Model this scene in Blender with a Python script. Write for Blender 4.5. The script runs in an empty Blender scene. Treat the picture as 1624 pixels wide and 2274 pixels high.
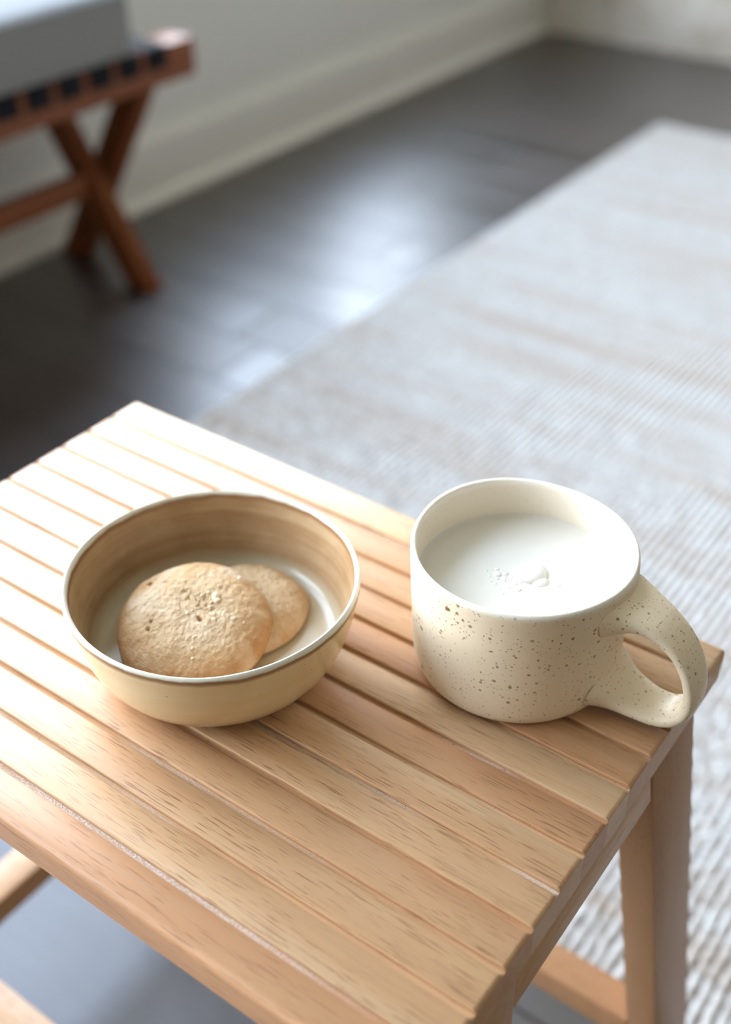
import bpy, bmesh, math, random
import numpy as np
from mathutils import Vector, Matrix, noise

random.seed(7)
rng = np.random.default_rng(7)
S = bpy.context.scene
COL = S.collection

# ------------------------------------------------------------------ camera
CAM_H = 0.42                 # camera above the stool top
DEPTH = 0.90                 # camera above the floor
H = DEPTH - CAM_H            # stool height
FPX, YAW, PITCH, ROLL = 2597.7, 0.943264, 0.637953, -0.004186
cam_d = bpy.data.cameras.new('camera'); cam = bpy.data.objects.new('camera', cam_d)
COL.objects.link(cam); S.camera = cam
F = Vector((-math.cos(YAW)*math.cos(PITCH), math.sin(YAW)*math.cos(PITCH), -math.sin(PITCH)))
R0 = F.cross(Vector((0, 0, 1))).normalized(); U0 = R0.cross(F)
Rv = R0*math.cos(ROLL) + U0*math.sin(ROLL); Uv = -R0*math.sin(ROLL) + U0*math.cos(ROLL)
M = Matrix.Identity(4)
for i in range(3):
    M[i][0], M[i][1], M[i][2] = Rv[i], Uv[i], -F[i]
M.translation = Vector((0.771*CAM_H, -0.7725*CAM_H, DEPTH))
cam.matrix_world = M
cam_d.sensor_fit = 'VERTICAL'
cam_d.sensor_height = 21.9
cam_d.lens = FPX/2274*21.9
cam_d.clip_start = 0.02
cam_d.dof.use_dof = True
cam_d.dof.focus_distance = 0.532
cam_d.dof.aperture_fstop = 2.25

# ------------------------------------------------------------------ sky, daylight, exposure
W = bpy.data.worlds.new('sky'); S.world = W; W.use_nodes = True
nt = W.node_tree; nt.nodes.clear()
o_ = nt.nodes.new('ShaderNodeOutputWorld'); b_ = nt.nodes.new('ShaderNodeBackground')
tc = nt.nodes.new('ShaderNodeTexCoord'); sp = nt.nodes.new('ShaderNodeSeparateXYZ'); rp = nt.nodes.new('ShaderNodeValToRGB')
mr = nt.nodes.new('ShaderNodeMapRange'); mr.inputs[1].default_value = -1; mr.inputs[2].default_value = 1
nt.links.new(tc.outputs['Generated'], sp.inputs[0]); nt.links.new(sp.outputs[2], mr.inputs[0])
nt.links.new(mr.outputs[0], rp.inputs[0]); nt.links.new(rp.outputs[0], b_.inputs[0]); nt.links.new(b_.outputs[0], o_.inputs[0])
cr = rp.color_ramp
cr.elements[0].position = 0.40; cr.elements[0].color = (.20, .22, .19, 1)
cr.elements[1].position = 0.53; cr.elements[1].color = (.86, .93, 1, 1)
e = cr.elements.new(.72); e.color = (.66, .77, .92, 1)
e = cr.elements.new(.86); e.color = (.34, .43, .58, 1)
e = cr.elements.new(1.0); e.color = (.20, .28, .42, 1)
b_.inputs[1].default_value = 12.0

WALL_X, BACK_Y, FRONT_Y, RIGHT_X, CEIL = -1.36, 2.86, -4.2, 4.6, 2.6
WIN = [(-2.0, -0.20, .45), (-0.14, 1.31, .45), (1.37, 1.83, .415), (1.87, 2.40, .325)]      # window openings in the left wall (y range, sill height), first widened for fill
WZ1 = 2.45
for (y0, y1, WZ0) in WIN:                                # Cycles portals: guide the sampling of the sky through each opening
    L = bpy.data.lights.new('window_portal', 'AREA'); L.shape = 'RECTANGLE'
    L.size = WZ1-WZ0; L.size_y = y1-y0; L.cycles.is_portal = True
    lo = bpy.data.objects.new('window_portal', L); COL.objects.link(lo)
    lo.location = (WALL_X-0.145, (y0+y1)/2, (WZ0+WZ1)/2); lo.rotation_euler = (0, -math.pi/2, 0)

S.view_settings.view_transform = 'Standard'; S.view_settings.look = 'None'
S.view_settings.gamma = 1; S.view_settings.use_curve_mapping = False
S.view_settings.exposure = 0.76

# ------------------------------------------------------------------ material helpers
class Mat:
    def __init__(s, name):
        s.m = bpy.data.materials.new(name); s.m.use_nodes = True
        s.t = s.m.node_tree; s.b = s.t.nodes['Principled BSDF']; s.out = s.t.nodes['Material Output']
        s._tc = None
    def n(s, typ, **kw):
        x = s.t.nodes.new(typ)
        for k, v in kw.items(): setattr(x, k, v)
        return x
    def l(s, a, b): s.t.links.new(a, b)
    def val(s, sock, v):
        if hasattr(v, 'links') or hasattr(v, 'is_output'): s.l(v, sock)
        else: sock.default_value = v
    def coord(s, scale=(1, 1, 1), rnd=0.0, loc=(0, 0, 0)):
        tcn = s.n('ShaderNodeTexCoord'); mp = s.n('ShaderNodeMapping'); mp.inputs['Scale'].default_value = scale
        mp.inputs['Location'].default_value = loc
        src = tcn.outputs['Object']
        if rnd:
            oi = s.n('ShaderNodeObjectInfo'); mu = s.n('ShaderNodeMath', operation='MULTIPLY'); mu.inputs[1].default_value = rnd
            s.l(oi.outputs['Random'], mu.inputs[0])
            ad = s.n('ShaderNodeVectorMath', operation='ADD'); s.l(src, ad.inputs[0]); s.l(mu.outputs[0], ad.inputs[1]); src = ad.outputs[0]
        s.l(src, mp.inputs[0]); return mp.outputs[0]
    def noise(s, vec, scale=1, detail=3, rough=.5, dist=0):
        x = s.n('ShaderNodeTexNoise'); s.l(vec, x.inputs['Vector']); x.inputs['Scale'].default_value = scale
        x.inputs['Detail'].default_value = detail; x.inputs['Roughness'].default_value = rough; x.inputs['Distortion'].default_value = dist
        return x.outputs['Fac']
    def voro(s, vec, scale, out='Distance', rnd=1.0):
        x = s.n('ShaderNodeTexVoronoi'); s.l(vec, x.inputs['Vector']); x.inputs['Scale'].default_value = scale
        x.inputs['Randomness'].default_value = rnd
        return x.outputs[out]
    def ramp(s, fac, *stops):
        x = s.n('ShaderNodeValToRGB'); s.l(fac, x.inputs[0]); r = x.color_ramp
        rgb = lambda c: (c, c, c, 1) if not hasattr(c, '__len__') else (*c, 1)
        r.elements[1].position = stops[-1][0]; r.elements[1].color = rgb(stops[-1][1])
        r.elements[0].position = stops[0][0]; r.elements[0].color = rgb(stops[0][1])
        for p, c in stops[1:-1]: r.elements.new(p).color = rgb(c)
        return x.outputs[0]
    def mix(s, fac, a, b, mode='MIX'):
        x = s.n('ShaderNodeMix', data_type='RGBA', blend_type=mode)
        s.val(x.inputs[0], fac)
        for sock, v in ((x.inputs[6], a), (x.inputs[7], b)):
            if isinstance(v, tuple): sock.default_value = (*v, 1)
            else: s.l(v, sock)
        return x.outputs[2]
    def math(s, op, a, b=0.0, c=None):
        x = s.n('ShaderNodeMath', operation=op); s.val(x.inputs[0], a); s.val(x.inputs[1], b)
        if c is not None: s.val(x.inputs[2], c)
        return x.outputs[0]
    def base(s, c, rough=.5, spec=.5, **kw):
        if isinstance(c, tuple): s.b.inputs['Base Color'].default_value = (*c, 1)
        else: s.l(c, s.b.inputs['Base Color'])
        s.val(s.b.inputs['Roughness'], rough); s.val(s.b.inputs['Specular IOR Level'], spec)
        for k, v in kw.items(): s.val(s.b.inputs[k.replace('_', ' ')], v)
        return s
    def bump(s, h, strength=.3, dist=.001):
        x = s.n('ShaderNodeBump'); s.l(h, x.inputs['Height']); x.inputs['Strength'].default_value = strength
        x.inputs['Distance'].default_value = dist; s.l(x.outputs[0], s.b.inputs['Normal']); return s

def perm(axis, a, b):       # scale a along the grain axis, b across
    return tuple(a if i == axis else b for i in range(3))

def stool_wood(name, axis, dusty=False, k=1.0):
    m = Mat(name)
    oi = m.n('ShaderNodeObjectInfo')
    broad = m.noise(m.coord(perm(axis, 3, 30), 9.0), 1, 3, .55, .6)
    tone = m.math('ADD', m.math('MULTIPLY', broad, .8), m.math('MULTIPLY', oi.outputs['Random'], .45))
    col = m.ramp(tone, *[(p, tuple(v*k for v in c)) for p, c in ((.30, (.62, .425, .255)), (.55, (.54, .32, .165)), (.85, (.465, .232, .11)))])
    fine = m.noise(m.coord(perm(axis, 14, 420), 5.0), 1, 4, .6, .3)
    col = m.mix(m.ramp(fine, (.40, 0.0), (.75, .38)), col, (.40, .235, .125))
    # short dark pores that follow the grain
    pores = m.noise(m.coord(perm(axis, 62, 1500), 3.0), 1, 1.5, .5, .2)
    clus = m.noise(m.coord(perm(axis, 7, 45), 4.0), 1, 2, .5)
    pm = m.math('MULTIPLY', m.ramp(pores, (.585, 0.0), (.66, 1.0)), m.ramp(clus, (.36, 0.2), (.60, .9)))
    col = m.mix(pm, col, (.27, .125, .055))
    if dusty:
        d1 = m.noise(m.coord((10, 60, 60), 6.0), 1, 2); d2 = m.noise(m.coord((900, 900, 900)), 1, 2, .7)
        dm = m.math('MULTIPLY', m.ramp(d1, (.52, 0.0), (.66, .8)), m.ramp(d2, (.42, .25), (.60, .9)))
        col = m.mix(dm, col, (.72, .66, .60))
        specks = m.ramp(m.noise(m.coord((500, 500, 500), 2.0), 1, 2), (.70, 0.0), (.74, .8))
        col = m.mix(specks, col, (.16, .09, .05))
        m.base(col, .48, .5); m.bump(m.math('MULTIPLY', d2, dm), .5, .0008)
    else:
        m.base(col, m.ramp(fine, (.3, .40), (.8, .50)), .5); m.bump(m.math('SUBTRACT', fine, m.math('MULTIPLY', pm, .8)), .12, .0006)
    return m.m

def dark_wood(name, axis, c0, c1, rough, spec=.5, coat=0., crough=.4):
    m = Mat(name)
    oi = m.n('ShaderNodeObjectInfo')
    br = m.noise(m.coord(perm(axis, 2.5, 22), 9.0), 1, 4, .6, .5)
    tone = m.math('ADD', m.math('MULTIPLY', br, .7), m.math('MULTIPLY', oi.outputs['Random'], .5))
    col = m.ramp(tone, (.3, c0), (.85, c1))
    fine = m.noise(m.coord(perm(axis, 12, 260), 5.0), 1, 3, .6, .2)
    col = m.mix(m.ramp(fine, (.45, 0.0), (.75, .5)), col, tuple(v*.5 for v in c0))
    m.base(col, m.ramp(fine, (.3, rough-.04), (.8, rough+.08)), spec, Coat_Weight=coat, Coat_Roughness=(m.math('MULTIPLY_ADD', oi.outputs['Random'], .14, crough-.07) if coat else crough), Coat_IOR=1.65); m.bump(fine, .15, .0005)
    return m.m

def plain(name, c, rough=.6, spec=.4, var=.06, scale=6, bump=0, bscale=300):
    m = Mat(name); f = m.noise(m.coord((scale,)*3), 1, 4)
    col = m.mix(f, tuple(v*(1-var) for v in c), tuple(min(1, v*(1+var)) for v in c))
    m.base(col, rough, spec)
    if bump: m.bump(m.noise(m.coord((bscale,)*3), 1, 3), bump, .001)
    return m.m

# ------------------------------------------------------------------ mesh helpers
def tag(o, label, cat, group=None):
    o['label'] = label; o['category'] = cat
    if group: o['group'] = group
    return o
def struct(o):
    o['kind'] = 'structure'; return o
def empty(name, loc=(0, 0, 0)):
    o = bpy.data.objects.new(name, None); o.empty_display_size = .05; COL.objects.link(o); o.location = loc; return o
def link(name, me, mat=None, parent=None, loc=(0, 0, 0)):
    o = bpy.data.objects.new(name, me); COL.objects.link(o); o.location = loc
    if mat and not me.materials: me.materials.append(mat)
    if parent: o.parent = parent
    return o
def from_data(name, v, f, mat=None, parent=None, loc=(0, 0, 0), smooth=None):
    me = bpy.data.meshes.new(name); me.from_pydata([tuple(p) for p in v], [], f)
    bm = bmesh.new(); bm.from_mesh(me); bmesh.ops.recalc_face_normals(bm, faces=bm.faces); bm.to_mesh(me); bm.free()
    if smooth is not None:
        me.shade_smooth()
        if smooth < 180: me.set_sharp_from_angle(angle=math.radians(smooth))
    me.update(); return link(name, me, mat, parent, loc)
def box(name, lo, hi, mat, parent=None, bev=0.0, seg=2, shear=None, origin=None):
    """box from corner lo to hi; shear(v)->v optional; the object's origin at its middle"""
    lo, hi = Vector(lo), Vector(hi); c = (lo+hi)/2
    bm = bmesh.new(); bmesh.ops.create_cube(bm, size=1)
    for v in bm.verts: v.co = Vector((v.co[i]*(hi[i]-lo[i]) for i in range(3)))
    if bev: bmesh.ops.bevel(bm, geom=list(bm.edges), offset=bev, segments=seg, profile=.5, affect='EDGES')
    if shear:
        for v in bm.verts: v.co = Vector(shear(v.co + c)) - c
    me = bpy.data.meshes.new(name); bm.to_mesh(me); bm.free()
    if bev and seg > 1: me.shade_smooth(); me.set_sharp_from_angle(angle=math.radians(40))
    return link(name, me, mat, parent, c - (parent.location if parent else Vector((0, 0, 0))))
def lathe_data(prof, seg=128, wob=None):
    v, f = [], []
    n = len(prof)
    for (r, z) in prof:
        for k in range(seg):
            a = 2*math.pi*k/seg; rr, zz = (r, z) if wob is None else wob(r, z, a)
            v.append((rr*math.cos(a), rr*math.sin(a), zz))
    for i in range(n-1):
        for k in range(seg):
            k2 = (k+1) % seg
            f.append((i*seg+k, i*seg+k2, (i+1)*seg+k2, (i+1)*seg+k))
    f.append(tuple(range(seg-1, -1, -1))); f.append(tuple((n-1)*seg+k for k in range(seg)))
    return v, f
def spline(pts, n):
    """Catmull-Rom through pts, n samples per span"""
    P = [Vector(p) for p in pts]; P = [2*P[0]-P[1]] + P + [2*P[-1]-P[-2]]; out = []
    for i in range(1, len(P)-2):
        for k in range(n):
            t = k/n; a, b, c, d = P[i-1], P[i], P[i+1], P[i+2]
            out.append(.5*((2*b)+(c-a)*t+(2*a-5*b+4*c-d)*t*t+(3*b-a-3*c+d)*t**3))
    out.append(P[-2]); return out

# ------------------------------------------------------------------ room
m_wall = plain('painted_wall', (.66, .655, .63), .7, .3, .02, 3)
m_trim = plain('trim_paint', (.69, .68, .64), .5, .4, .015, 3)
m_ceil = plain('ceiling_paint', (.80, .77, .72), .8, .2, .02, 2)
m_frame = plain('window_paint', (.82, .82, .80), .45, .4, .01, 5)
mm = Mat('mottled_plaster')
f1 = mm.noise(mm.coord((7, 7, 7)), 1, 4, .6, .4); f2 = mm.noise(mm.coord((40, 40, 40)), 1, 3)
mm.base(mm.mix(mm.math('MULTIPLY', f2, .5), mm.ramp(f1, (.35, (.42, .36, .29)), (.65, (.66, .62, .56))), (.50, .44, .37)), .8, .2)
m_back = mm.m

floor_wood = dark_wood('dark_floor_boards', 0, (.018, .0105, .0075), (.042, .025, .018), .50, .5, 1.0, .38)
m_sub = plain('floor_joint', (.02, .015, .012), .9, .1)

fl = struct(box('floor', (WALL_X-.02, FRONT_Y, -.06), (RIGHT_X, BACK_Y+.02, -.012), m_sub))
# boards run away from the left wall, staggered ends, tight bevelled joints
PW, GAP = .125, .0012
rowy = FRONT_Y; bev_meshes = {}
r_i = 0
while rowy < BACK_Y:
    w = min(PW, BACK_Y+.02-rowy); x = WALL_X-.01 - random.uniform(0, 1.0); first = True
    while x < RIGHT_X:
        ln = random.choice((1.05, 1.25, 1.5, 1.75)); x0, x1 = max(x, WALL_X-.015), min(x+ln, RIGHT_X)
        if x1-x0 > .08:
            box('plank', (x0+GAP/2, rowy+GAP/2, -.012), (x1-GAP/2, rowy+w-GAP/2, 0), floor_wood, fl, .0012, 1)
        x += ln
    rowy += PW; r_i += 1

def wall_with_holes():
    bm = bmesh.new()
    def bx(lo, hi):
        r = bmesh.ops.create_cube(bm, size=1)
        for v in r['verts']:
            v.co = Vector((lo[i]+(v.co[i]+.5)*(hi[i]-lo[i]) for i in range(3)))
    x0, x1 = WALL_X-.16, WALL_X
    ys = [FRONT_Y-.1] + [v for w in WIN for v in w[:2]] + [BACK_Y+.1]
    for a, b in zip(ys[0::2], ys[1::2]): bx((x0, a, 0), (x1, b, CEIL))
    for a, b, z0 in WIN: bx((x0, a, 0), (x1, b, z0)); bx((x0, a, WZ1), (x1, b, CEIL))
    bmesh.ops.remove_doubles(bm, verts=bm.verts, dist=1e-5)
    me = bpy.data.meshes.new('wall_left'); bm.to_mesh(me); bm.free(); return me
struct(link('wall_left', wall_with_holes(), m_wall))
struct(box('wall_back', (WALL_X, BACK_Y, 0), (RIGHT_X+.1, BACK_Y+.12, CEIL), m_back))
m_wall2 = plain('warm_wall', (.56, .49, .41), .8, .2, .03, 3)
struct(box('wall_right', (RIGHT_X, FRONT_Y-.1, 0), (RIGHT_X+.12, BACK_Y, CEIL), m_wall2))
struct(box('wall_front', (WALL_X, FRONT_Y-.12, 0), (RIGHT_X, FRONT_Y, CEIL), m_wall2))
struct(box('ceiling', (WALL_X-.16, FRONT_Y-.12, CEIL), (RIGHT_X+.12, BACK_Y+.12, CEIL+.1), m_ceil))

# skirting board on the left wall: flat board, stepped and rounded cap, quarter-round at the floor
def extrude_y(name, prof, y0, y1, mat):
    n = len(prof); v = [(x, y0, z) for x, z in prof] + [(x, y1, z) for x, z in prof]
    f = [(i, (i+1) % n, n+(i+1) % n, n+i) for i in range(n)] + [tuple(range(n-1, -1, -1)), tuple(range(n, 2*n))]
    return from_data(name, v, f, mat, smooth=35)
bp = [(0, .0), (.014, .0), (.014, .118)] + [(.014-.009*math.sin(a*math.pi/12)*.9, .118+.022*(1-math.cos(a*math.pi/12))+.0*a) for a in range(1, 6)] + [(.004, .146), (0, .146)]
struct(extrude_y('baseboard_left', [(WALL_X+x, z) for x, z in bp], FRONT_Y, BACK_Y, m_trim))
qr = [(0, 0)] + [(.016*math.cos(a*math.pi/12), .022*math.sin(a*math.pi/12)) for a in range(7)]
struct(extrude_y('trim_1', [(WALL_X+.014+x, z) for x, z in qr], FRONT_Y, BACK_Y, m_trim))

mg = Mat('window_glass'); mg.t.nodes.remove(mg.b)
tr = mg.n('ShaderNodeBsdfTransparent'); gl = mg.n('ShaderNodeBsdfGlossy'); gl.inputs['Roughness'].default_value = .02
fr = mg.n('ShaderNodeFresnel'); mx = mg.n('ShaderNodeMixShader')
fr.inputs['IOR'].default_value = 1.3
ge = mg.n('ShaderNodeNewGeometry')      # reflect only on entering the pane, so that it does not trap light inside
mg.l(mg.math('MULTIPLY', fr.outputs[0], mg.math('SUBTRACT', 1.0, ge.outputs['Backfacing'])), mx.inputs[0]); mg.l(tr.outputs[0], mx.inputs[1]); mg.l(gl.outputs[0], mx.inputs[2]); mg.l(mx.outputs[0], mg.out.inputs[0])
for i, (y0, y1, WZ0) in enumerate(WIN):
    w = struct(empty('window_%d' % (i+1), (WALL_X-.08, (y0+y1)/2, WZ0)))
    xa, xb = WALL_X-.11, WALL_X-.06; t = .03; zm = (WZ0+WZ1)/2
    for nm, lo, hi in (('jamb', (xa, y0, WZ0), (xb, y0+t, WZ1)), ('jamb', (xa, y1-t, WZ0), (xb, y1, WZ1)),
                       ('bottom_rail', (xa, y0+t, WZ0), (xb, y1-t, WZ0+t)), ('top_rail', (xa, y0+t, WZ1-t), (xb, y1-t, WZ1)),
                       ('meeting_rail', (xa, y0+t, zm-.02), (xb, y1-t, zm+.02))):
        box(nm, lo, hi, m_frame, w, .004, 2)
    for za, zb in ((WZ0+t, zm-.02), (zm+.02, WZ1-t)):
        box('pane', (WALL_X-.088, y0+t, za), (WALL_X-.084, y1-t, zb), mg.m, w)
    box('window_sill', (WALL_X-.06, y0-.015, WZ0-.018), (WALL_X+.012, y1+.015, WZ0), m_frame, w, .006, 2)

# ------------------------------------------------------------------ rug
RX0, RX1, RY0, RY1 = -.712, .50, .215, 2.285
PIT, KN = .0108, .0088
nr = int((RX1-RX0)/PIT); NU = 6
xs_u = np.arange(NU)/NU
ys = np.concatenate([np.arange(RY0, 1.0, KN/4), np.arange(1.0, RY1, .009)]); ys[-1] = RY1
ny = len(ys); nx = nr*NU+1
ix = np.arange(nx); rib = np.minimum(ix//NU, nr-1); u = (ix - rib*NU)/NU
X = RX0 + (rib+u)*PIT
Y = np.broadcast_to(ys[:, None], (ny, nx)).copy()
cyc = ys[:, None]/KN + np.where(rib % 2 == 0, 0., .5)[None, :] + rng.normal(0, .12, nr)[rib][None, :]
kidx = np.floor(cyc).astype(int) - int(np.floor(RY0/KN)) + 1; kmax = kidx.max()+2
kamp = rng.uniform(.55, 1.0, (nr, kmax)); kcol = rng.uniform(0, 1, (nr, kmax)); kdx = rng.normal(0, .0011, (nr, kmax))
A = kamp[rib[None, :], kidx]; CC = kcol[rib[None, :], kidx]; DX = kdx[rib[None, :], kidx]
ribh = np.sqrt(np.clip(1-(2*u-1)**2, 0, 1))[None, :]
knob = np.abs(np.sin(np.pi*cyc))**.5
near = np.clip((1.15-ys)/.3, 0, 1)[:, None]
hgt = ribh*(1-near*.55+near*.55*knob)*(A*near+.85*(1-near))
Z = .004 + .0062*hgt
edge = np.zeros((ny, nx), bool); edge[0] = edge[-1] = True; edge[:, 0] = edge[:, -1] = True
Z[edge] = .0005
XX = np.broadcast_to(X[None, :], (ny, nx)) + DX*near*ribh
V = np.stack([XX, Y, Z], -1).reshape(-1, 3)
g = np.arange(ny*nx).reshape(ny, nx)
Fq = np.stack([g[:-1, :-1], g[:-1, 1:], g[1:, 1:], g[1:, :-1]], -1).reshape(-1, 4)
me = bpy.data.meshes.new('rug'); me.vertices.add(len(V)); me.vertices.foreach_set('co', V.astype(np.float32).ravel())
me.loops.add(Fq.size); me.loops.foreach_set('vertex_index', Fq.astype(np.int32).ravel())
me.polygons.add(len(Fq)); me.polygons.foreach_set('loop_start', np.arange(0, Fq.size, 4, dtype=np.int32))
me.update(calc_edges=True); me.shade_smooth()
at = me.attributes.new('weft_shade', 'FLOAT', 'POINT'); at.data.foreach_set('value', (1-hgt).astype(np.float32).ravel())
at = me.attributes.new('tuft', 'FLOAT', 'POINT'); at.data.foreach_set('value', CC.astype(np.float32).ravel())
m = Mat('woven_rug')
a1 = m.n('ShaderNodeAttribute', attribute_name='weft_shade'); a2 = m.n('ShaderNodeAttribute', attribute_name='tuft')
band = m.noise(m.coord((1.6, 26, 1)), 1, 4, .6, .2)
fleck = m.noise(m.coord((26, 75, 1)), 1, 3, .6)
yarn = m.ramp(a2.outputs['Fac'], (.0, (.53, .505, .47)), (.5, (.605, .585, .555)), (1., (.66, .648, .625)))
yarn = m.mix(m.ramp(band, (.50, 0.0), (.66, .75)), yarn, (.50, .40, .325))
wft_shade = m.math('MULTIPLY', m.ramp(a1.outputs['Fac'], (.30, 0.0), (.75, 1.0)), m.ramp(fleck, (.36, .35), (.60, 1.0)))
col = m.mix(wft_shade, yarn, (.25, .185, .145))  # brown weft yarn, with the shade between the ribs painted in
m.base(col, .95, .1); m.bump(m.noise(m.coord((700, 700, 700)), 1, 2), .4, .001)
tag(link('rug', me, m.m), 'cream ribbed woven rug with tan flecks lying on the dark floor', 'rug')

# ------------------------------------------------------------------ stool
HX = .2134; YF, YB = -.1464, .1464; T = .0215; NS = 13; P = (YB-YF)/NS
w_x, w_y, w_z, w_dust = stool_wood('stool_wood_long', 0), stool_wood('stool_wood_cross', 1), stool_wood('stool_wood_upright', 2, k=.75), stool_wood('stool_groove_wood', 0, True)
stool = tag(empty('stool', (0, 0, 0)), 'light wooden stool with grooved slatted top holding the bowl and mug', 'stool')
GW, GD = .0040, .0023
for i in range(NS):
    first, last = i == 0, i == NS-1
    pr = []; gm = []
    if first:                                   # rounded nose along the front edge
        r = .0045
        pr += [(.0035, 0), ]; pr = [(.003, 0)]
        back = []
        for k in range(7):
            a = math.pi - k*math.pi/12; back.append((r+r*math.cos(a), T-r+r*math.sin(a)))
        front = [(0, .003)] + back
    else:
        r = .0006; front = [(0, 0), (0, T-GD), (0, T-r), (r*.3, T-r*.3), (r, T)]
    if last:
        rear = [(P-.0025, T), (P-.0007, T-.0007), (P, T-.0025), (P, 0)]
    else:
        rear = [(P-GW, T), (P-GW+.0007, T-.0008), (P-GW*.66, T-GD*.72), (P-GW*.4, T-GD*.97), (P-.0001, T-GD), (P-.0001, 0)]
    prof = front + rear + ([(.003, 0)] if first else [])
    n = len(prof); xs = [-HX, -HX+.0006, -HX+.0020, HX-.0020, HX-.0006, HX]
    v = []
    for j, x in enumerate(xs):
        lim = {0: .0021, 1: .0009, 4: .0009, 5: .0021}.get(j, 0)
        for (y, z) in prof: v.append((x, y - P/2, min(z, T-lim) - T if z > T-GD-.0002 else z - T))
    f = []
    for j in range(len(xs)-1):
        for k in range(n): f.append((j*n+k, j*n+(k+1) % n, (j+1)*n+(k+1) % n, (j+1)*n+k))
    f += [tuple(range(n)), tuple((len(xs)-1)*n+k for k in range(n))]
    o = from_data('slat', v, f, w_x, stool, (0, YF+(i+.5)*P, H), 40)
    o.data.materials.append(w_dust)
    if not last:
        for p in o.data.polygons:
            c = p.center
            if c.z > -GD-.0004 and c.z < -.0006 and c.y > P/2-GW+.0002 and abs(c.x) < HX-.0001 and p.normal.z > .3: p.material_index = 1

SX, SY = .09, .156; LY0, LY1, LT = .0655, .1165, .0215
ztop = H-T
for sx in (1, -1):
    for sy in (1, -1):
        y0, y1 = sorted((sy*LY0, sy*LY1)); x0, x1 = sorted((sx*HX-sx*.0004, sx*(HX-LT)))
        box('leg', (x0, y0, 0.0005), (x1, y1, ztop), w_z, stool, .0015, 2, shear=lambda c, s=sx, q=sy: (c.x + s*SX*(ztop-c.z), c.y + q*SY*(ztop-c.z), c.z))
    x0, x1 = sorted((sx*(HX-.001), sx*(HX-.020)))
    box('apron', (x0, -LY0+.0002, ztop-.022), (x1, LY0-.0002, ztop), w_y, stool, .0012, 2, shear=lambda c, s=sx: (c.x + s*SX*(ztop-c.z), c.y*(1+SY*(ztop-c.z)/LY0), c.z))
    zc = .140; xo = HX+SX*(ztop-zc)+.0005; ye = LY0+SY*(ztop-zc)-.0002
    x0, x1 = sorted((sx*xo, sx*(xo-.028)))
    box('stretcher', (x0, -ye, zc-.025), (x1, ye, zc), w_y, stool, .0015, 2)
for sy in (1, -1):
    y0, y1 = sorted((sy*.109, sy*.134)); zt = .180
    xe = HX+SX*(ztop-zt)-LT
    box('stretcher', (-xe, y0, zt-.022), (xe, y1, zt), w_x, stool, .0015, 2, shear=lambda c: (c.x*(1+SX*(zt-c.z)/xe), c.y, c.z))

# ------------------------------------------------------------------ bowl
BX, BY, BR, BH = .0025, -.0100, .0732, .053
def sm(pts, n=6): return [(p.x, p.y) for p in spline([(a, b, 0) for a, b in pts], n)]
outer = sm([(.585*BR, 0), (.66*BR, .0008), (.735*BR, .004), (.80*BR, .0085), (.872*BR, .0165), (.93*BR, .027), (.97*BR, .040), (.992*BR, .0485), (.996*BR, .0515)])
lip = [(.990*BR, .0529), (.978*BR, .0535), (.965*BR, .0531), (.957*BR, .0518)]
inner = sm([(.951*BR, .049), (.925*BR, .036), (.885*BR, .022), (.850*BR, .0158), (.800*BR, .0128), (.72*BR, .0118), (.45*BR, .0112), (.02*BR, .011)])
prof = outer + lip + inner
def bwob(r, z, a):
    k = .0005*math.sin(2*a+.6)+.00035*math.sin(3*a+2.)
    nz = noise.noise(Vector((math.cos(a)*3, math.sin(a)*3, z*60)))*.00022
    return r*(1+.004*math.sin(2*a+1)*z/BH) + nz, z + k*z/BH
v, f = lathe_data(prof, 160, bwob)
m = Mat('bowl_glaze')
oc = m.coord((1, 1, 1)); sx_ = m.n('ShaderNodeSeparateXYZ'); m.l(oc, sx_.inputs[0])
z = sx_.outputs[2]
rad = m.math('SQRT', m.math('ADD', m.math('POWER', sx_.outputs[0], 2.0), m.math('POWER', sx_.outputs[1], 2.0)))
brush = m.noise(m.coord((9, 9, 130)), 1, 4, .6, .4)
blot = m.noise(m.coord((35, 35, 35)), 1, 4, .6)
outc = m.mix(m.ramp(brush, (.35, 0.0), (.7, .55)), (.68, .52, .29), (.74, .60, .385))
outc = m.mix(m.ramp(m.noise(m.coord((260, 260, 420)), 1, 2), (.70, 0.0), (.76, .7)), outc, (.22, .13, .06))
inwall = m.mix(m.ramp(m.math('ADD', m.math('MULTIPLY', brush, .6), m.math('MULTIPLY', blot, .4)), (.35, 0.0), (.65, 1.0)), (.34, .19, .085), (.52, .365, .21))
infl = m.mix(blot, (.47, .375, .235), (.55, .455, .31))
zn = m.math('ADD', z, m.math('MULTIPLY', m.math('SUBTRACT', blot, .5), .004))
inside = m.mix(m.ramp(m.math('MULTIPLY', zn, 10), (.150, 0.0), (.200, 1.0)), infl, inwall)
# inside or outside: compare the radius with the wall's middle line at this height
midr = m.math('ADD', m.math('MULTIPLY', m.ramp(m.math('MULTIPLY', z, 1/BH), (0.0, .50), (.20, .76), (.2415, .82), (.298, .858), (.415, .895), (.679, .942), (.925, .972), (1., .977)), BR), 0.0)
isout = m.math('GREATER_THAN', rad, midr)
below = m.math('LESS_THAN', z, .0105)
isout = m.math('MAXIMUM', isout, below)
c0 = m.mix(isout, inside, outc)
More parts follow.
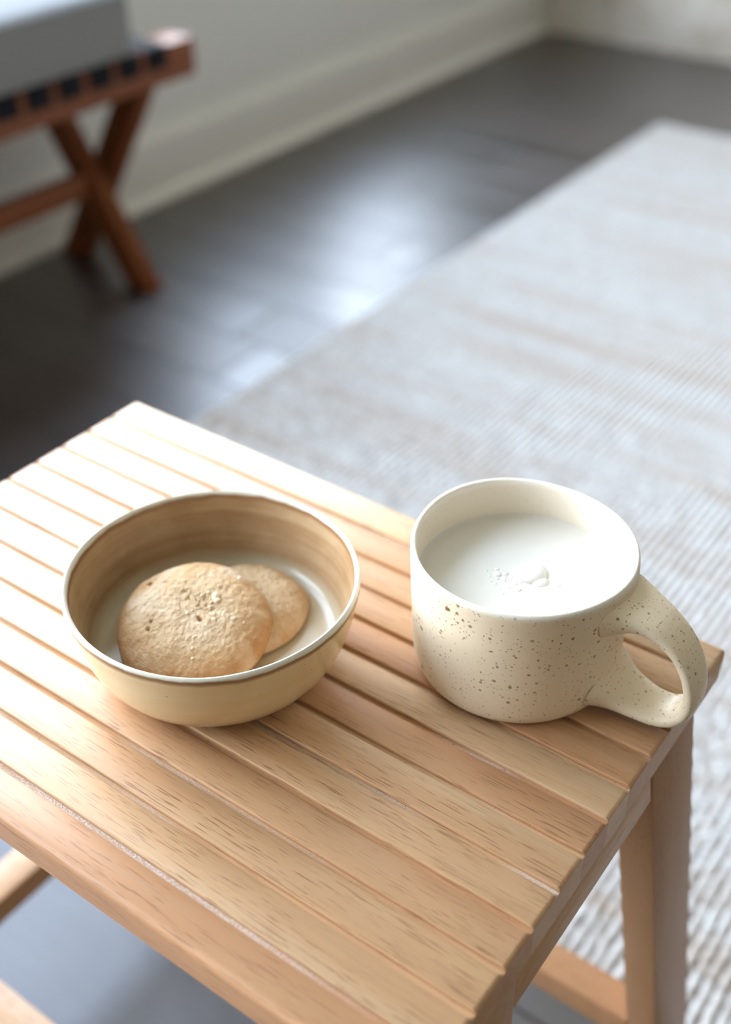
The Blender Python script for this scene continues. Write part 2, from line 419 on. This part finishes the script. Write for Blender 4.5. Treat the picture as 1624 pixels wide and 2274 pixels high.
# pale glaze pooled on the lip, iron-brown break just beneath it
ln = m.math('ADD', z, m.math('MULTIPLY', m.math('SUBTRACT', m.noise(m.coord((60, 60, 60)), 1, 3), .5), .0030))
lipm = m.ramp(m.math('MULTIPLY', ln, 1/BH), (.965, 0.0), (.985, 1.0))
brk = m.ramp(m.math('MULTIPLY', ln, 1/BH), (.905, 0.0), (.945, 1.0), (.968, 1.0), (.988, 0.0))
c0 = m.mix(m.math('MULTIPLY', brk, .9), c0, (.25, .12, .045)); c0 = m.mix(lipm, c0, (.70, .66, .56))
m.base(c0, .20, .5); m.bump(m.noise(m.coord((130, 130, 300)), 1, 3), .12, .001)
from_data_bowl = from_data('bowl', v, f, m.m, None, (BX, BY, H+.0002), 50)
tag(from_data_bowl, 'tan glazed stoneware bowl with brown rim holding two biscuits on the stool', 'bowl')

# ------------------------------------------------------------------ biscuits
mc = Mat('biscuit')
oc = mc.coord((1, 1, 1)); sp_ = mc.n('ShaderNodeSeparateXYZ'); mc.l(oc, sp_.inputs[0])
rr = mc.math('SQRT', mc.math('ADD', mc.math('POWER', sp_.outputs[0], 2.0), mc.math('POWER', sp_.outputs[1], 2.0)))
n1 = mc.noise(mc.coord((120, 120, 120), 3.0), 1, 4, .6); n2 = mc.noise(mc.coord((900, 900, 900), 3.0), 1, 2, .6)
edge_ = mc.math('ADD', mc.math('MULTIPLY', rr, 1/.038), mc.math('MULTIPLY', mc.math('SUBTRACT', n1, .5), .55))
cc_ = mc.ramp(edge_, (.50, (.635, .455, .275)), (.80, (.585, .37, .19)), (1.0, (.47, .25, .105)))
cc_ = mc.mix(mc.ramp(n2, (.40, .5), (.65, 0.0)), cc_, (.55, .345, .18))
cc_ = mc.mix(mc.ramp(mc.noise(mc.coord((45, 45, 45), 3.0), 1, 3), (.52, 0.0), (.66, .5)), cc_, (.76, .61, .44))
mc.base(cc_, .85, .25, Subsurface_Weight=.12, Subsurface_Scale=.004); mc.b.inputs['Subsurface Radius'].default_value = (1, .6, .3)
mc.bump(mc.math('ADD', n2, mc.noise(mc.coord((2200, 2200, 2200), 3.0), 1, 1)), .8, .0006)
mcr = plain('biscuit_crumb', (.78, .62, .42), .85, .2, .1, 200)

def biscuit(label, R, th, loc, rot, seed, pits, crumbs):
    NR, NA = 84, 260
    vv, ff = [], []
    o3 = Vector((seed*3.1, seed*1.7, seed*.9))
    prof = []
    for i in range(NR+1):
        t = i/NR; prof.append((t, 1))
    def top(t): return th*(1-t**3.2)**.62
    def surf(t, a, up):
        irr = 1+.012*math.sin(2*a+seed)+.010*math.sin(5*a+seed*2)+.012*noise.noise(Vector((math.cos(a)*4, math.sin(a)*4, seed)))+.008*noise.noise(Vector((math.cos(a)*16, math.sin(a)*16, seed)))
        x, y = R*t*irr*math.cos(a), R*t*irr*math.sin(a)
        q = Vector((x, y, 0))
        if not up: return (x, y, -.0018*(1-t**4) )
        z = top(t)
        d = .00060*noise.fractal(q*110+o3, 1.0, 2.0, 3) + .00034*noise.fractal(q*420+o3, .7, 2.0, 3) + .00020*noise.noise(q*1300+o3)
        f1 = noise.voronoi(q*340+o3)[0]; d += .00026*(.45-f1[0])                                  # crumbly grain
        c = abs(noise.noise(q*75+o3*2)+.25*noise.noise(q*420+o3)); d -= .0010*max(0, 1-c/.035)*max(0, noise.noise(q*48+o3*3)-.12)*2.2   # a few short cracks
        for (px, py, pr, pd) in pits:
            e = math.hypot(x-px, (y-py))/pr
            if e < 1: d -= pd*(1-e*e)**1.5
        return (x, y, z + d*min(1, (1-t)*9+.35))
    vv.append(surf(0, 0, True))
    for i in range(1, NR+1):
        t = (i/NR)**.8
        for k in range(NA): vv.append(surf(t, 2*math.pi*k/NA, True))
    for i in range(NR-1, 0, -12):
        t = i/NR
        for k in range(NA): vv.append(surf(t, 2*math.pi*k/NA, False))
    rings = (len(vv)-1)//NA
    for k in range(NA): ff.append((0, 1+k, 1+(k+1) % NA))
    for i in range(rings-1):
        for k in range(NA):
            a, b = 1+i*NA+k, 1+i*NA+(k+1) % NA; ff.append((a, b, b+NA, a+NA))
    ff.append(tuple(1+(rings-1)*NA+k for k in range(NA)))
    root = tag(empty('biscuit', loc), label, 'biscuit', 'biscuits in the bowl'); root.rotation_euler = rot
    o = from_data('biscuit_body', vv, ff, mc.m, root, (0, 0, 0), 180)
    rnd = random.Random(seed)
    for (cx, cy, s) in crumbs:
        bm = bmesh.new(); bmesh.ops.create_icosphere(bm, subdivisions=2, radius=s)
        for w in bm.verts: w.co *= 1+.45*noise.noise(w.co*1400+Vector((cx*900, cy*900, seed))); w.co.z *= .7
        me = bpy.data.meshes.new('crumb'); bm.to_mesh(me); bm.free()
        tt = math.hypot(cx, cy)/R
        link('crumb', me, mcr, root, (cx, cy, top(tt)+s*.05))
    return root

def tilt_euler(direction_deg, ang):       # lean so that the top faces towards direction by ang degrees
    d = math.radians(direction_deg); n = Vector((math.sin(math.radians(ang))*math.cos(d), math.sin(math.radians(ang))*math.sin(d), math.cos(math.radians(ang))))
    return Vector((0, 0, 1)).rotation_difference(n).to_euler()
CAMDIR = math.degrees(math.atan2(-.81, .587))
cr1 = [(.006+random.gauss(0, .010), .002+random.gauss(0, .012), random.uniform(.0004, .0010)) for _ in range(26)] + [(.004, .015, .0022), (.006, .0135, .0017), (.010, .006, .0012), (.012, .004, .0013), (.019, .010, .0012)]
cr2 = [(random.gauss(.012, .010), random.gauss(0, .012), random.uniform(.0004, .0009)) for _ in range(12)]
biscuit('smaller round biscuit lying half under the large biscuit in the tan bowl', .0338, .0120, (BX-.0010, BY+.0212, H+.0142), tilt_euler(CAMDIR, 2), 5, [(.016, -.004, .0016, .0016)], cr2)
biscuit('large pale round biscuit leaning on another biscuit in the tan bowl', .0392, .0130, (BX-.0060, BY-.0105, H+.0232), tilt_euler(CAMDIR-8, 15), 2, [(.0065, .0, .0016, .003), (.005, .0006, .0011, .002), (-.031, .004, .002, .002), (-.012, -.018, .0016, .002), (-.0135, -.014, .0011, .0016)], cr1)

# ------------------------------------------------------------------ mug
MX, MY, MR, MH = .1266, .0772, .0547, .0745
HANG = math.radians(2.5)
mo = sm([(.80*MR, 0), (.855*MR, .0006), (.905*MR, .0028), (.935*MR, .0070), (.953*MR, .013), (.966*MR, .024), (.976*MR, .042), (.988*MR, .060), (.994*MR, .0705)])
ml = [(.9935*MR, .0727), (.982*MR, .0741), (.966*MR, .0745), (.951*MR, .0741), (.940*MR, .0727)]
mi = sm([(.935*MR, .070), (.925*MR, .055), (.915*MR, .030), (.90*MR, .014), (.84*MR, .0075), (.5*MR, .006), (.02*MR, .006)])
def mwob(r, z, a):
    k = .0008*math.sin(2*a+2.2)+.0004*math.sin(3*a)
    # the wall swells softly where the handle joins
    da = (a-HANG+math.pi) % (2*math.pi)-math.pi
    sw = math.exp(-(da/.30)**2)*(math.exp(-((z-.060)/.011)**2)*.0030+math.exp(-((z-.012)/.009)**2)*.0022) if r > .948*MR or z < .01 and r > .85*MR else 0
    return r*(1+.005*math.sin(2*a+.4)*z/MH)+sw, z+k*z/MH
m = Mat('speckled_stoneware')
oc = m.coord((1, 1, 1))
bl = m.noise(m.coord((25, 25, 25)), 1, 3)
col = m.mix(bl, (.72, .585, .405), (.78, .665, .49))
def specks(sc, th, soft, dens, dcol, c, loc):
    vec = m.coord((1, 1, 1), 0, loc)
    wv = m.n('ShaderNodeVectorMath', operation='ADD'); nn = m.n('ShaderNodeTexNoise'); m.l(vec, nn.inputs['Vector']); nn.inputs['Scale'].default_value = sc*1.5
    ms = m.n('ShaderNodeVectorMath', operation='SCALE'); m.l(nn.outputs['Color'], ms.inputs[0]); ms.inputs['Scale'].default_value = .35/sc
    m.l(vec, wv.inputs[0]); m.l(ms.outputs[0], wv.inputs[1])
    vn = m.n('ShaderNodeTexVoronoi'); m.l(wv.outputs[0], vn.inputs['Vector']); vn.inputs['Scale'].default_value = sc
    sc_ = m.n('ShaderNodeSeparateColor'); m.l(vn.outputs['Color'], sc_.inputs[0])
    keep = m.math('LESS_THAN', sc_.outputs[0], dens)
    size = m.math('MULTIPLY', sc_.outputs[1], th)
    dot = m.math('MULTIPLY', m.ramp(m.math('DIVIDE', vn.outputs['Distance'], m.math('ADD', size, th*.35)), (soft, 1.0), (1.0, 0.0)), keep)
    return m.mix(m.math('MULTIPLY', dot, dcol), c, (.20, .115, .055)), dot
col, d1 = specks(620, .30, .35, .55, .75, col, (0, 0, 0))
col, d2 = specks(300, .28, .45, .45, .85, col, (.31, .2, .1))
col, d3 = specks(120, .17, .6, .26, 1.0, col, (.11, .4, .7))
rimz = m.n('ShaderNodeSeparateXYZ'); m.l(oc, rimz.inputs[0])
radm = m.math('SQRT', m.math('ADD', m.math('POWER', rimz.outputs[0], 2.0), m.math('POWER', rimz.outputs[1], 2.0)))
isin = m.math('MULTIPLY', m.math('LESS_THAN', radm, .949*MR), m.math('GREATER_THAN', rimz.outputs[2], .016))
col = m.mix(m.math('MULTIPLY', isin, .85), col, (.78, .70, .575))
rimf = m.ramp(m.math('MULTIPLY', rimz.outputs[2], 1/MH), (.955, 0.0), (.985, .75))
col = m.mix(m.math('MULTIPLY', rimf, m.math('LESS_THAN', radm, .0562)), col, (.82, .78, .69))
m.base(col, .42, .45); m.bump(m.math('SUBTRACT', m.noise(m.coord((200, 200, 500)), 1, 2), m.math('MULTIPLY', d3, 2.0)), .12, .0012)
m_mug = m.m
mug = tag(empty('mug', (MX, MY, H+.0002)), 'cream speckled stoneware mug of milk standing near the stool corner', 'mug')
v, f = lathe_data(mo+ml+mi, 160, mwob)
from_data('mug_body', v, f, m_mug, mug, (0, 0, 0), 60)
# strap handle: swept rounded rectangle, flared where it meets the wall
path = [(.0500, .0600), (.0560, .0608), (.0640, .0606), (.0740, .0570), (.0835, .0495), (.0902, .0385), (.0932, .0265), (.0920, .0160), (.0865, .0090), (.0785, .0062), (.0690, .0068), (.0600, .0090), (.0530, .0115), (.0480, .0130)]
pw = [.022, .0190, .0150, .0124, .0112, .0108, .0106, .0107, .0110, .0116, .0128, .0150, .0185, .0215]       # half width
pt = [.0105, .0078, .0052, .0040, .0036, .0036, .0037, .0038, .0040, .0042, .0045, .0054, .0078, .0100]       # half thickness
PS = spline([(a, b, 0) for a, b in path], 8); WS = spline([(a, b, 0) for a, b in zip(pw, pt)], 8)
NC = 32; v, f = [], []
for i, p in enumerate(PS):
    tg = (PS[min(i+1, len(PS)-1)]-PS[max(i-1, 0)]).normalized(); nm = Vector((-tg.y, tg.x, 0))
    hw, ht = WS[i].x, WS[i].y
    for k in range(NC):
        a = 2*math.pi*k/NC; ca, sa = math.cos(a), math.sin(a)
        c1 = math.copysign(abs(ca)**.62, ca)*hw; s1 = math.copysign(abs(sa)**.80, sa)*ht
        q = p + nm*s1; zz = max(q.y, .0004)
        v.append((q.x*math.cos(HANG)-c1*math.sin(HANG), q.x*math.sin(HANG)+c1*math.cos(HANG), zz))
for i in range(len(PS)-1):
    for k in range(NC): f.append((i*NC+k, i*NC+(k+1) % NC, (i+1)*NC+(k+1) % NC, (i+1)*NC+k))
f += [tuple(range(NC)), tuple((len(PS)-1)*NC+k for k in range(NC))]
from_data('handle', v, f, m_mug, mug, (0, 0, 0), 180)

# milk: gently curved surface with a meniscus, bubbles near the middle and along the wall
MZ = .0540; mr_ = .9235*MR
m = Mat('milk'); fb = m.noise(m.coord((60, 60, 60)), 1, 2)
m.base(m.mix(fb, (.66, .62, .55), (.69, .655, .59)), .22, .4, Coat_Weight=0.0)
milk = tag(empty('milk', (MX, MY, H+MZ)), 'white milk with a few bubbles filling the speckled mug', 'milk')
pr = [(.02*mr_, -.012), (mr_*.97, -.012), (mr_, 0.0007), (mr_*.988, .0002), (mr_*.96, 0), (mr_*.6, 0), (mr_*.3, 0), (mr_*.02, 0)]
v, f = lathe_data(pr, 128, lambda r, z, a: (r*(1+.005*math.sin(2*a+.4)*MZ/MH), z))
from_data('milk_surface', v, f, m.m, milk, (0, 0, 0), 60)
mb = Mat('milk_foam'); mb.base((.72, .69, .63), .08, .5)
def bubble(x, y, r, fl=.38):
    bm = bmesh.new(); bmesh.ops.create_uvsphere(bm, u_segments=20, v_segments=12, radius=r)
    for w in bm.verts: w.co.z *= fl
    me = bpy.data.meshes.new('bubble'); bm.to_mesh(me); bm.free(); me.shade_smooth()
    link('bubble', me, mb.m, milk, (x, y, 0))
bubble(.0030, .0042, .0080, .40); bubble(.0095, .0012, .0042, .35)
for x, y, r in ((-.0101, -.0059, .0021), (-.0072, -.0035, .0016), (-.0057, -.0072, .0017), (-.0122, -.0025, .0012), (.0040, -.0100, .0016), (.0182, .0036, .0013), (.0150, -.0010, .0011)): bubble(x, y, r)
rb = random.Random(11)
for k in range(46):
    a = rb.uniform(0, 6.28); d = rb.gauss(0, .010); bubble(-.004+d*math.cos(a)-.003*rb.random(), -.007+d*math.sin(a)*.9, rb.uniform(.00035, .0009))
for k in range(26):
    a = math.radians(rb.choice((rb.uniform(95, 165), rb.uniform(100, 118)))); bubble((mr_-.0009)*math.cos(a), (mr_-.0009)*math.sin(a), rb.uniform(.0005, .0010))

# ------------------------------------------------------------------ bench with woven straps, below the windows
bw_y = dark_wood('bench_wood', 1, (.17, .052, .018), (.26, .085, .030), .48, .2)
bw_z = dark_wood('bench_leg_wood', 2, (.14, .042, .014), (.21, .068, .024), .60, .12)
m_strap = Mat('black_webbing'); wv = m_strap.noise(m_strap.coord((900, 900, 900)), 1, 2)
m_strap.base(m_strap.mix(wv, (.006, .0065, .008), (.014, .015, .018)), .7, .1); m_strap.bump(wv, .4, .0006); m_strap = m_strap.m
FX, BKX = -1.057, -1.318; RZ0, RZ1 = .335, .394; EY0, EY1 = -.05, 1.112; RW = .056
bench = tag(empty('bench', ((FX+BKX)/2, (EY0+EY1)/2, 0)), 'brown wooden bench with crossed legs and black webbing seat under the windows', 'bench')
for x0, x1 in ((FX-RW, FX), (BKX, BKX+RW)):
    box('rail', (x0, EY0, RZ0), (x1, EY1, RZ1), bw_y, bench, .003, 2)
for y in (EY0+.085, EY1-.125):                        # cross bars under the seat between the two rails
    box('cross_bar', (BKX+RW, y-.02, RZ0+.006), (FX-RW, y+.02, RZ0+.040), bw_y, bench, .002, 2)
SP, SW = .0605, .0465; ny_ = int((EY1-EY0-.14)/SP)
def strap_mesh():
    # ribbon over both rails, folded down the outer faces
    th = .0016; h = .033; xf, xb = FX+.0012, BKX-.0012; zt = RZ1+.0012
    outer = [(xf+th, zt-h), (xf+th, zt-.002), (xf+th-.0015, zt+th-.0004), (xf-.004, zt+th), (FX-RW*.9, zt+th), ((FX+BKX)/2, zt+th-.003), (BKX+RW*.9, zt+th), (xb+.004, zt+th), (xb-th+.0015, zt+th-.0004), (xb-th, zt-.002), (xb-th, zt-h)]
    inner = [(xf, zt-h), (xf, zt-.002), (xf-.0008, zt-.0002), (xf-.004, zt), (FX-RW*.9, zt), ((FX+BKX)/2, zt-.003), (BKX+RW*.9, zt), (xb+.004, zt), (xb+.0008, zt-.0002), (xb, zt-.002), (xb, zt-h)]
    n = len(outer); cx = (FX+BKX)/2; v = []
    for y in (-SW/2, SW/2):
        v += [(a-cx, y, b) for a, b in outer] + [(a-cx, y, b) for a, b in inner]
    f = []
    for i in range(n-1):
        f += [(i, i+1, 2*n+i+1, 2*n+i), (n+i, 3*n+i, 3*n+i+1, n+i+1), (i, n+i, n+i+1, i+1), (2*n+i, 2*n+i+1, 3*n+i+1, 3*n+i)]
    f += [(0, 2*n, 3*n, n), (n-1, 2*n-1, 4*n-1, 3*n-1)]
    return v, f
sv, sf = strap_mesh(); s0 = None
ystrap = EY1-.0880
k = 0
while ystrap - k*SP > EY0+.06:
    y = ystrap - k*SP - (EY0+EY1)/2
    if s0 is None: s0 = from_data('strap', sv, sf, m_strap, bench, (0, y, 0), 40)
    else: link('strap', s0.data, None, bench, (0, y, 0))
    k += 1
# crossed legs: each leg a square-cut board leaning from one foot to the opposite rail
def xleg(xa, xb, y0, y1):
    za, zb = 0.0005, RZ0; w = .025; bm = bmesh.new()
    dx = xb-xa; ln = math.hypot(dx, zb); hw = w*ln/zb
    v = [(xa-hw, y0, za), (xa+hw, y0, za), (xb+hw, y0, zb), (xb-hw, y0, zb)]; v += [(a, y1, c) for a, _, c in v]
    vs = [bm.verts.new(p) for p in v]
    for q in ((0, 1, 2, 3), (4, 5, 6, 7), (0, 1, 5, 4), (1, 2, 6, 5), (2, 3, 7, 6), (3, 0, 4, 7)): bm.faces.new([vs[i] for i in q])
    bmesh.ops.recalc_face_normals(bm, faces=bm.faces)
    bmesh.ops.bevel(bm, geom=list(bm.edges), offset=.003, segments=2, profile=.5, affect='EDGES')
    c = Vector(((xa+xb)/2, (y0+y1)/2, zb/2))
    for p in bm.verts: p.co -= c
    me = bpy.data.meshes.new('leg'); bm.to_mesh(me); bm.free(); me.shade_smooth(); me.set_sharp_from_angle(angle=math.radians(40))
    return link('leg', me, bw_z, bench, c-bench.location)
fxf, fxb = FX-.028, BKX+.028
XY = [.985, EY0+EY1-.985]
for i, yc in enumerate(XY):
    s = 1 if i == 0 else -1
    a, b = sorted((yc, yc+s*.032)); xleg(fxf, fxb, *sorted((yc, yc-s*.032)))
    xleg(fxb, fxf, a, b)
box('stretcher', ((FX+BKX)/2-.012, XY[1]+.032, .148), ((FX+BKX)/2+.012, XY[0]-.032, .190), bw_y, bench, .003, 2)

# white cushion lying on the bench
CX0, CX1, CY0, CY1, CZ0, CZ1 = -1.325, -1.046, .12, .970, RZ1+.0030, .492
NXc, NYc, NZc = 24, 60, 10
bm = bmesh.new(); bmesh.ops.create_cube(bm, size=1)
for v in bm.verts: v.co = Vector((v.co.x*(CX1-CX0), v.co.y*(CY1-CY0), v.co.z*(CZ1-CZ0)))
bmesh.ops.bevel(bm, geom=list(bm.edges), offset=.013, segments=4, profile=.5, affect='EDGES')
bmesh.ops.subdivide_edges(bm, edges=[e for e in bm.edges if e.calc_length() > .03], cuts=14, use_grid_fill=True)
hx, hy, hz = (CX1-CX0)/2, (CY1-CY0)/2, (CZ1-CZ0)/2
for v in bm.verts:
    c = v.co; w = noise.noise(Vector((c.x*9, c.y*9, c.z*9)))
    if c.z > hz*.5: c.z += .010*max(0, 1-(c.x/hx)**2)*max(0, 1-(c.y/hy)**4) + .002*w
    if abs(c.z) < hz*.95:
        k = 1-(c.z/hz)**2
        if abs(c.x) > hx*.9: c.x += math.copysign(.004*k*(1-(c.y/hy)**4), c.x)
        if abs(c.y) > hy*.97: c.y += math.copysign(.003*k, c.y)
me = bpy.data.meshes.new('cushion_body'); bm.to_mesh(me); bm.free(); me.shade_smooth(); me.set_sharp_from_angle(angle=math.radians(60))
m_cush = Mat('pale_linen'); wn = m_cush.noise(m_cush.coord((600, 600, 600)), 1, 2)
m_cush.base(m_cush.mix(wn, (.20, .20, .20), (.245, .245, .245)), .9, .2); m_cush.bump(wn, .3, .0006)
cu = tag(empty('cushion', ((CX0+CX1)/2, (CY0+CY1)/2, CZ0)), 'thick pale grey boxed cushion lying on the strapped bench', 'cushion')
link('cushion_body', me, m_cush.m, cu, (0, 0, hz))
def piping(zc):
    pts = []; r = .011
    for (sx, sy, a0) in ((1, 1, 0), (-1, 1, 90), (-1, -1, 180), (1, -1, 270)):
        for k in range(5):
            a = math.radians(a0+k*22.5); pts.append((sx*(hx-r)+r*math.cos(a), sy*(hy-r)+r*math.sin(a), zc))
    n = len(pts); v, f = [], []
    for i, p in enumerate(pts):
        t = (Vector(pts[(i+1) % n])-Vector(pts[i-1])).normalized(); nn = Vector((t.y, -t.x, 0))
        for k in range(8):
            a = k*math.pi/4; q = Vector(p)+nn*.0024*math.cos(a)+Vector((0, 0, .0024*math.sin(a))); v.append(tuple(q))
    for i in range(n):
        for k in range(8): f.append((i*8+k, i*8+(k+1) % 8, ((i+1) % n)*8+(k+1) % 8, ((i+1) % n)*8+k))
    from_data('piping', v, f, m_cush.m, cu, (0, 0, hz), 180)
piping(hz-.006); piping(-hz+.006)
